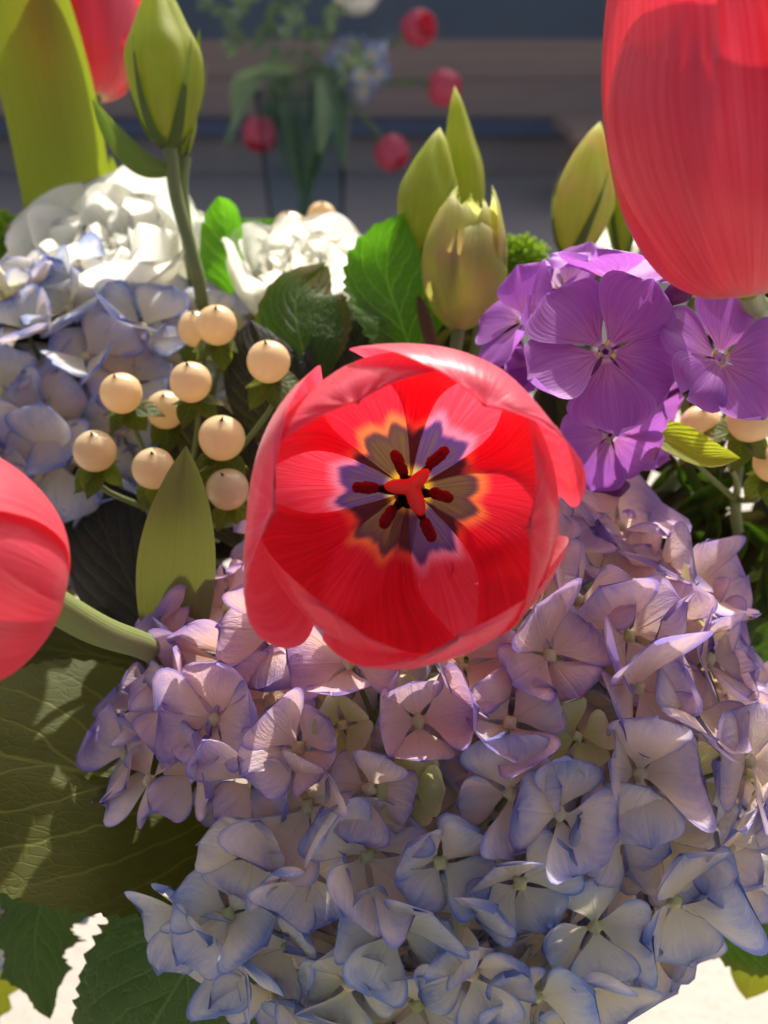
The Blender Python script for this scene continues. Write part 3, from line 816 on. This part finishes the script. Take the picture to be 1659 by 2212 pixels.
BERRY = MB().grid(28, 26, berry_fn).build('berry'); BERRY.materials.append(MAT['berry'])
TIP = MB().tube([Vector((0, 0, .98)), Vector((.02, 0, 1.10)), Vector((.06, .02, 1.2))], [.07, .05, .015], 6, 4).build('berry_tip'); TIP.materials.append(MAT['tip'])
SEP = []
for i in range(6):
    m_ = MB().grid(6, 9, petal_fn(R.uniform(1.6, 2.2), R.uniform(.50, .70), *WP['ovate'], R.uniform(-.35, .15), R.uniform(-.8, .2), .25, .06, i, R.uniform(-.3, .3))).build('sepal')
    m_.materials.append(MAT['sepal']); SEP.append(m_)


def hypericum(label, root, berries):
    t = thing('hypericum_sprig', label, 'berries', root)
    b = MB()
    for (px, py, r, d) in berries:
        p = V(px, py, d); rr = PX(r, d)
        z = (Vector((0, 0, 1)) * 1.0 - FWD * R.uniform(.35, .6) + RGT * R.uniform(-.18, .18)).normalized()
        F = frame(p, z, (R.uniform(-1, 1), R.uniform(-1, 1), 0))
        o = obj('berry', BERRY, None, t, F @ Matrix.Diagonal((rr, rr, rr, 1)))
        obj('style', TIP, None, o, F @ Matrix.Diagonal((rr, rr, rr, 1)))
        for k in range(5):
            M = F @ Matrix.Translation((0, 0, -.93 * rr)) @ Matrix.Rotation(k * 1.2566 + R.uniform(-.3, .3), 4, 'Z') @ Matrix.Rotation(R.uniform(-.35, .25), 4, 'X') @ Matrix.Diagonal((rr, rr, rr, 1))
            obj('sepal', R.choice(SEP), None, o, M)
        q = p - z * rr * .9
        b.tube([q, q - z * rr * 1.5, q * .5 + root * .5 - Vector((0, 0, .004)), root], [.0009, .0008, .0009, .0012], 6, 10)
    obj('stem', b.build(), MAT['stem'], t, Matrix.Identity(4))
    stem_to_vase(t, root, (0, 0, 1), .0018, name='main_stem')


hypericum('sprig of cream berries beside the left rim of the open tulip', V(400, 1130, .285),
          [(262, 850, 45, .258), (412, 826, 45, .255), (580, 782, 47, .255), (468, 703, 44, .268), (205, 975, 46, .252), (332, 1013, 46, .248), (479, 947, 50, .25), (492, 1058, 46, .25), (357, 886, 42, .272), (425, 712, 40, .29), (545, 800, 36, .285)])
hypericum('sprig of cream berries below the right purple phlox flower', V(1590, 1080, .29), [(1513, 918, 43, .262), (1622, 905, 52, .252), (1672, 1000, 44, .26), (1650, 700, 48, .285)])
hypericum('two cream berries poking up behind the white flowers', V(640, 600, .37), [(695, 468, 31, .37), (627, 497, 39, .362)])


# ------------------------------------------------------------------ phlox
PXS = [0, .06, .18, .4, .65, .85, .95, 1.0]; PYS = [.07, .09, .25, .70, 1.0, .92, .60, .12]
PHL = []
for i in range(10):
    m_ = MB().grid(14, 16, petal_fn(R.uniform(.95, 1.08), R.uniform(.50, .60), PXS, PYS, R.uniform(.0, .3), R.uniform(-.6, .1), R.uniform(-.15, .2), R.uniform(.05, .14), R.uniform(0, 6), R.uniform(-.25, .25))).build('phlox_petal')
    m_.materials.append(MAT['phlox']); PHL.append(m_)
THR = MB().tube([Vector((0, 0, -.75)), Vector((0, 0, -.2)), Vector((0, 0, .02))], [.05, .06, .10], 10, 6).build('throat'); THR.materials.append(MAT['phlox_bud'])
ANT = MB().tube([Vector((0, 0, 0)), Vector((.02, 0, .06)), Vector((.03, 0, .13))], [.02, .028, .012], 6, 4).build('anther'); ANT.materials.append(MAT['yellow'])
phl = thing('phlox', 'cluster of purple phlox flowers under the large tulip', 'phlox', V(1330, 900, .26))


def phlox_flower(px, py, d, r, n, rot, op=0.0, drop=()):
    sz = PX(r, d); F = frame(V(px, py, d), n, RGT)
    c = obj('flower_tube', THR, None, phl, F @ Matrix.Diagonal((sz, sz, sz, 1)))
    for k in range(5):
        if k in drop: continue
        M = F @ Matrix.Rotation(math.radians(rot) + k * 1.2566 - math.pi / 2, 4, 'Z') @ Matrix.Translation((0, .04 * sz, 0)) @ Matrix.Rotation(op + R.uniform(-.1, .1), 4, 'X') @ Matrix.Rotation(.16, 4, 'Y') @ Matrix.Diagonal((sz, sz, sz, 1))
        obj('petal', PHL[(k * 3 + int(px)) % 10], None, c, M)
    for k in range(3):
        M = F @ Matrix.Rotation(k * 2.1 + rot, 4, 'Z') @ Matrix.Translation((.09 * sz, 0, -.01 * sz)) @ Matrix.Diagonal((sz, sz, sz, 1))
        obj('anther', ANT, None, c, M)


cu = -FWD
phlox_flower(1308, 760, .222, 172, cu + UPV * .22, 58, .02)
phlox_flower(1333, 606, .240, 150, cu * .45 + UPV * 1.0, 20, .30)
phlox_flower(1553, 775, .226, 150, cu + UPV * .25 + RGT * .30, 80, .20)
phlox_flower(1135, 690, .250, 125, cu * .4 + UPV * .4 - RGT * .8, 70, .25)
phlox_flower(1215, 625, .262, 120, cu * .5 + UPV * .7 - RGT * .5, 40, .2)
phlox_flower(1318, 940, .240, 118, cu * .9 - UPV * .5, 40, .15)
phlox_flower(1385, 905, .262, 110, cu * .6 - UPV * .2 + RGT * .6, 20, .2)
phlox_flower(1150, 790, .262, 75, cu * .8 - UPV * .3 - RGT * .3, 10, .9)
b0 = V(1330, 900, .275)
for (px, py, d, L, ax2) in [(1452, 640, .225, 60, RGT * .9 + UPV * .55), (1400, 838, .235, 62, RGT * .9 + UPV * .35), (1320, 1052, .25, 40, RGT * .9 + UPV * .1), (1245, 1010, .255, 40, -UPV + RGT * .1)]:
    z = (ax2 - FWD * .25).normalized(); Lm = PX(L, d)
    tip = V(px, py, d)
    me = MB().tube([tip - z * Lm, tip - z * Lm * .4, tip + z * Lm * .4, tip + z * Lm], [.0008, .0016, .0030, .0006], 10, 16).build()
    obj('bud', me, MAT['phlox_bud'], phl, Matrix.Identity(4))
b = MB()
for (px, py, d) in [(1308, 770, .236), (1333, 640, .252), (1553, 790, .24), (1150, 710, .262), (1318, 930, .255), (1400, 838, .24), (1452, 650, .23), (1245, 985, .262)]:
    b.tube([V(px, py, d), V((px + 1330) / 2, (py + 900) / 2 + 10, (d + .275) / 2), b0], [.0008, .001, .0013], 6, 8)
obj('stalk', b.build(), MAT['phlox_bud'], phl, Matrix.Identity(4))
stem_to_vase(phl, b0, UPV, .002)


# ------------------------------------------------------------------ lisianthus
def lisianthus(label, base, axis, Rm, H, seed, stem=True):
    t = thing('lisianthus', label, 'white flower', base)
    F = frame(base, axis, RGT)
    q = random.Random(seed)
    for ring, (n, rs, hs, th, ruf) in enumerate([(5, 1.0, 1.0, 54, .05), (5, .76, .97, 52, .08), (5, .54, .94, 56, .11), (4, .34, .90, 70, .13), (3, .16, .86, 80, .10)]):
        for k in range(n):
            ph = q.uniform(0, 20); a0 = 2 * math.pi * k / n + ring * .5 + q.uniform(-.15, .15); hh = hs * q.uniform(.86, 1.06); tw = q.uniform(-.2, .2)

            def fn(u, s):
                r = cr([0, .2, .5, .8, 1], [.12, .55, .85, .98, 1.06 + .1 * tw], s) * rs
                h = cr([0, .2, .5, .8, 1], [0, .10, .42, .80, .98], s) * hh
                wd = cr([0, .2, .5, .75, .92, 1], [.5, .7, .95, 1.0, .85, .45], s)
                ang = a0 + math.radians(th) * wd * u + tw * s
                e = sstep(.45, 1, s)
                r += ruf * e * math.sin(ang * 6 + ph) * .8 + ruf * .5 * e * noise.noise(Vector((u * 3 + ph, s * 3, ring)))
                h += ruf * .6 * e * math.sin(ang * 5 + ph * 2) - .14 * u * u * e
                return (Rm * r * math.cos(ang), Rm * r * math.sin(ang), H * h)
            obj('petal', MB().grid(18, 14, fn).build(), MAT['white'], t, F)
    if stem: stem_to_vase(t, Vector(base), axis, .002)
    return t


def bud(label, base, tip, Rm, twist, mat, nsep=4, seplen=.55, name='lisianthus_bud', lobes_=5, ragged=.0, stem_pts=None, mid=.42):
    base = Vector(base); tip = Vector(tip); t = thing(name, label, 'flower bud', base)
    F = frame(base, tip - base, RGT); L = (tip - base).length
    ph = R.uniform(0, 6)

    def fn(u, v):
        th = math.pi * u
        r = Rm * cr([0, .08, .25, mid, .7, .9, 1], [.02, .5, .85, 1, .68, .30, .005], v)
        r *= 1 + .20 * (abs(math.sin(lobes_ / 2 * (th + twist * v) + ph)) - .5) * sstep(0, .3, v)
        r += Rm * .16 * ragged * noise.noise(Vector((math.cos(th) * 2, math.sin(th) * 2, v * 4 + ph))) * v
        return (r * math.cos(th), r * math.sin(th), L * v + ragged * .05 * L * v * noise.noise(Vector((u * 4, v * 3, ph))))
    bd = obj('bud_petals', MB().grid(40, 30, fn).build(), MAT[mat], t, F)
    for k in range(nsep):
        a = 2 * math.pi * k / nsep + ph

        def sf(u, v):
            s_ = v * seplen; r = Rm * cr([0, .08, .25, mid, .7, .9, 1], [.18, .56, .90, 1.04, .74, .4, .3], s_) * 1.05 + Rm * .25 * v ** 3
            wdt = Rm * .20 * cr([0, .15, .5, 1], [1.0, .9, .5, .03], v)
            c_, q_ = math.cos(a + .3 * v), math.sin(a + .3 * v)
            return (r * c_ - u * wdt * q_, r * q_ + u * wdt * c_, L * s_ * 1.02)
        obj('sepal', MB().grid(4, 14, sf).build(), MAT['sepalgreen'], t, F)
    if stem_pts:
        obj('stem', MB().tube([base + (tip - base) * .03] + [Vector(p) for p in stem_pts], [PX(15, .3)] * 2, 10, 20).build(), MAT['stem'], t, Matrix.Identity(4))
    else:
        stem_to_vase(t, base + (tip - base) * .03, tip - base, .002)
    return t


lisianthus('large ruffled white flower in front of the broad tulip leaf', V(280, 680, .350), Vector((-.08, -.30, 1)), .0345, .042, 4)
lisianthus('ruffled white flower beside the sunlit green leaf', V(640, 700, .350), Vector((.15, -.15, 1)), .0270, .034, 9)
lisianthus('white flower behind the purple phlox', V(1290, 585, .36), Vector((0, 0, 1)), .016, .018, 12)
lisianthus('white flower beneath the large tulip cup', V(1500, 640, .33), Vector((0.2, 0, 1)), .016, .02, 15)
tb_ = bud('tall green lisianthus bud beside the broad tulip leaf', V(368, 322, .30), V(338, -60, .295), .0115, .6, 'bud', 5, .55, stem_pts=[V(380, 420, .302), V(410, 530, .304), V(435, 640, .31), V(450, 800, .34)], mid=.5)
for pts_, W_, nm in [([(372, 372, .301), (310, 350, .298), (250, 290, .296), (198, 212, .296)], .0042, 'leaf'), ([(378, 352, .303), (403, 250, .302), (420, 150, .302), (432, 60, .303)], .0022, 'leaf')]:
    ps = [V(*c) for c in pts_]
    obj(nm, leaf_mesh(ps, W_, prof='lance', cup=.5, roll=.5 if W_ > .003 else .1, nv=24), MAT['sepalgreen'], tb_, Matrix.Identity(4))
bud('slim green bud rising beside the tall bud', V(398, 345, .308), V(415, 170, .306), .0027, .5, 'bud', 3, .5, stem_pts=[V(392, 400, .308), V(400, 480, .31), V(425, 640, .32)])
bud('twisted yellow-green bud behind the opening bud', V(905, 560, .305), V(950, 275, .30), .0098, 2.0, 'bud', 3, .6)
bud('pointed green bud leaf standing over the opening bud', V(1015, 560, .315), V(982, 185, .308), .0068, .5, 'bud', 0, .6, mid=.5)
ob = thing('lisianthus_bud', 'opening cream and blush bud between the green leaf and the phlox', 'flower bud', V(990, 715, .285))
obase, otip = V(990, 715, .285), V(1022, 400, .283)
for k, (dg, th_, rs_, lf, fl_, tp_) in enumerate([(-70, 66, 1.0, -.22, (1, .1, .7, 0), .06), (-160, 62, .98, -.02, (-1, .06, .6, 0), .08), (10, 60, .96, .02, (1, .22, .72, .04), .10), (90, 66, .94, .0, None, .08), (-110, 50, .80, -.10, (-1, .1, .6, 0), .05), (-35, 50, .78, -.06, (1, .15, .6, 0), .05), (150, 50, .6, -.04, None, .05), (50, 50, .6, -.05, None, .05)]):
    obj('petal', tulip_petal(.0134, (otip - obase).length * .92, 'bud', math.radians(dg), math.radians(th_), rs_, k * 2.1 + 1, fl_, tp_, 16, 24, lift=lf, ripple=.05), MAT['budpink'], ob, frame(obase, otip - obase, RGT))
for k in range(4):
    a_ = -1.9 + k * 1.35
    ps = [obase + Vector((0, 0, .0)), obase + (RGT * math.cos(a_) + FWD * math.sin(a_)) * .0118 + (otip - obase) * .3, obase + (RGT * math.cos(a_) + FWD * math.sin(a_)) * .0128 + (otip - obase) * .62]
    obj('sepal', leaf_mesh(ps, .0015, prof='lance', nh=RGT * math.cos(a_) + FWD * math.sin(a_), nv=14, nu=4), MAT['sepalgreen'], ob, Matrix.Identity(4))
stem_to_vase(ob, obase + (otip - obase) * .03, otip - obase, .002)
bud('leaning yellow and peach bud beside the large tulip cup', V(1232, 560, .318), V(1296, 262, .312), .0098, 1.6, 'budpink', 4, .62)
bud('green bud half hidden behind the large tulip cup', V(1345, 560, .33), V(1335, 225, .325), .0062, .8, 'bud', 4, .9)


# ------------------------------------------------------------------ green button chrysanthemums, small purple flower
def mum(label, c, r):
    t = thing('chrysanthemum', label, 'chrysanthemum', c)
    b = MB(); N = 170
    for k in range(N):
        z = 1 - 1.5 * (k + .5) / N; a = k * 2.399963
        n = Vector((math.sqrt(1 - z * z) * math.cos(a), math.sqrt(1 - z * z) * math.sin(a), z))
        p = Vector(c) + n * r * .7; q = Vector(c) + n * r * R.uniform(.95, 1.12) + Vector((R.uniform(-1, 1), R.uniform(-1, 1), R.uniform(-1, 1))) * r * .06
        b.tube([p, (p + q) / 2 + n * r * .03, q], [r * .05, r * .075, r * .045], 5, 4)
    o = obj('ray_florets', b.build(), MAT['mum'], t, Matrix.Identity(4)); o['kind'] = 'stuff'
    obj('flower_core', MB().grid(16, 10, lambda u, v: Vector(c) + Vector((math.sin(math.pi * v) * math.cos(math.pi * u), math.sin(math.pi * v) * math.sin(math.pi * u), -math.cos(math.pi * v))) * r * .72).build(), MAT['mum'], t, Matrix.Identity(4))
    stem_to_vase(t, Vector(c) - Vector((0, 0, r * .6)), (0, 0, 1), .002)


mum('green button chrysanthemum between the opening bud and the phlox', V(1125, 575, .36), .0115)
mum('shaded green button chrysanthemum beside the broad tulip leaf', V(5, 555, .36), .0165)


# ------------------------------------------------------------------ window reflection of the bouquet, built as a solid second arrangement
D2 = 1.42
gcx = 655
vb = V(gcx, 300, D2); vb.z = TABLE_Z
GV = MB()
gp = [(.0, .004), (.055, .004), (.058, .02), (.062, .14), (.07, .26), (.067, .26), (.059, .14), (.054, .022), (0, .02)]
gi = [i / 8 for i in range(9)]
GV.grid(36, 32, lambda u, v: (cr(gi, [p[0] for p in gp], v) * math.cos(math.pi * u), cr(gi, [p[0] for p in gp], v) * math.sin(math.pi * u), cr(gi, [p[1] for p in gp], v)))
tag(obj('vase', GV.build(), MAT['glass'], None, Matrix.Translation(vb + Vector((0, 0, -.003)))), 'blurred solid stand-in for the reflected clear glass vase of green stems', 'vase')


def reflected_tulip(label, px, py, axis, r=.027):
    c = V(px, py, D2); axis = Vector(axis).normalized(); base = c - axis * .022
    t = thing('tulip', label, 'tulip', base)
    M = frame(base, axis, (1, 0, 0))
    for k in range(6):
        obj('petal', tulip_petal(r, .046, 'closed', k * 1.047 + .3, .95, 1.0 if k % 2 else .93, k * 1.3, None, .02, 10, 14), MAT['tulip_far'], t, M)
    mouth = vb + Vector((.03 * (1 if px > gcx else -1), 0, .26)); low = vb + Vector((-.02 * (1 if px > gcx else -1), 0, .03))
    obj('stem', MB().tube([base, base - axis * .035, mouth, low], [.004] * 2, 8, 16).build(), MAT['leaf_far'], t, Matrix.Identity(4))


reflected_tulip('blurred stand-in for a reflected red tulip highest at the right of the far glass vase', 905, 62, (.35, -.75, .2))
reflected_tulip('blurred stand-in for a reflected pink tulip nodding out to the right of the far vase', 958, 190, (.9, -.3, -.1))
reflected_tulip('blurred stand-in for a reflected two-toned tulip hanging at the left of the far vase', 562, 288, (-.2, -.5, -.7))
reflected_tulip('blurred stand-in for a reflected crimson tulip drooping lowest at the right of the far vase', 845, 328, (.5, -.4, -.55))
ft = thing('reflected_greenery', 'blurred stand-in for reflected leafy greenery spilling over the far glass vase', 'foliage', vb + Vector((0, 0, .26)))
far_long = [((640, 150), (560, 160), (480, 330), .010), ((660, 150), (720, 190), (745, 370), .020), ((660, 150), (610, 200), (590, 330), .010), ((690, 160), (700, 250), (690, 340), .012), ((640, 150), (520, 170), (500, 260), .010)]
for k in range(54):
    x_, y_ = R.uniform(450, 800), R.uniform(-60, 150); a_ = R.uniform(0, 6.28); l_ = R.uniform(25, 60)
    far_long.append(((x_, y_), (x_ + l_ * math.cos(a_) * .5 + 4, y_ - l_ * math.sin(a_) * .5), (x_ + l_ * math.cos(a_), y_ - l_ * math.sin(a_)), R.uniform(.006, .013)))
for (a, b_, c_, W_) in far_long:
    q_ = R.uniform(-.09, .07)
    ps = [V(a[0], a[1], D2 + q_), V(b_[0], b_[1], D2 + q_ - .02), V(c_[0], c_[1], D2 + q_ - .01)]
    obj('leaf', leaf_mesh(ps, W_, prof='lance', cup=.2, nu=6, nv=10, roll=R.uniform(-.9, .9)), MAT['leaf_far'], ft, Matrix.Identity(4))
for k in range(11):
    x = -.045 + .009 * k
    obj('stem', MB().tube([V(gcx, 130, D2) + Vector((x * 1.4, R.uniform(-.03, .03), 0)), vb + Vector((x * .8, R.uniform(-.02, .02), .2)), vb + Vector((-x * .7, R.uniform(-.02, .02), .03))], [.0035, .0035], 6, 10).build(), MAT['leaf_far'], ft, Matrix.Identity(4))
hydrangea('blurred stand-in for a reflected pale blue hydrangea head at the far vase rim', V(772, 150, D2), (.040, .040, .036), 26, .016, [], lambda p: 0.0, lambda p: .8, mind=.018, inner=False, youngp=0, camside=-1)
lisianthus('blurred stand-in for a reflected white flower at the top of the far bouquet', V(770, 30, D2), Vector((0, -.3, 1)), .034, .03, 21, False)
lisianthus('blurred stand-in for a reflected white flower half out of frame above the far vase', V(640, -25, D2), Vector((0, -.3, 1)), .034, .03, 22, False)
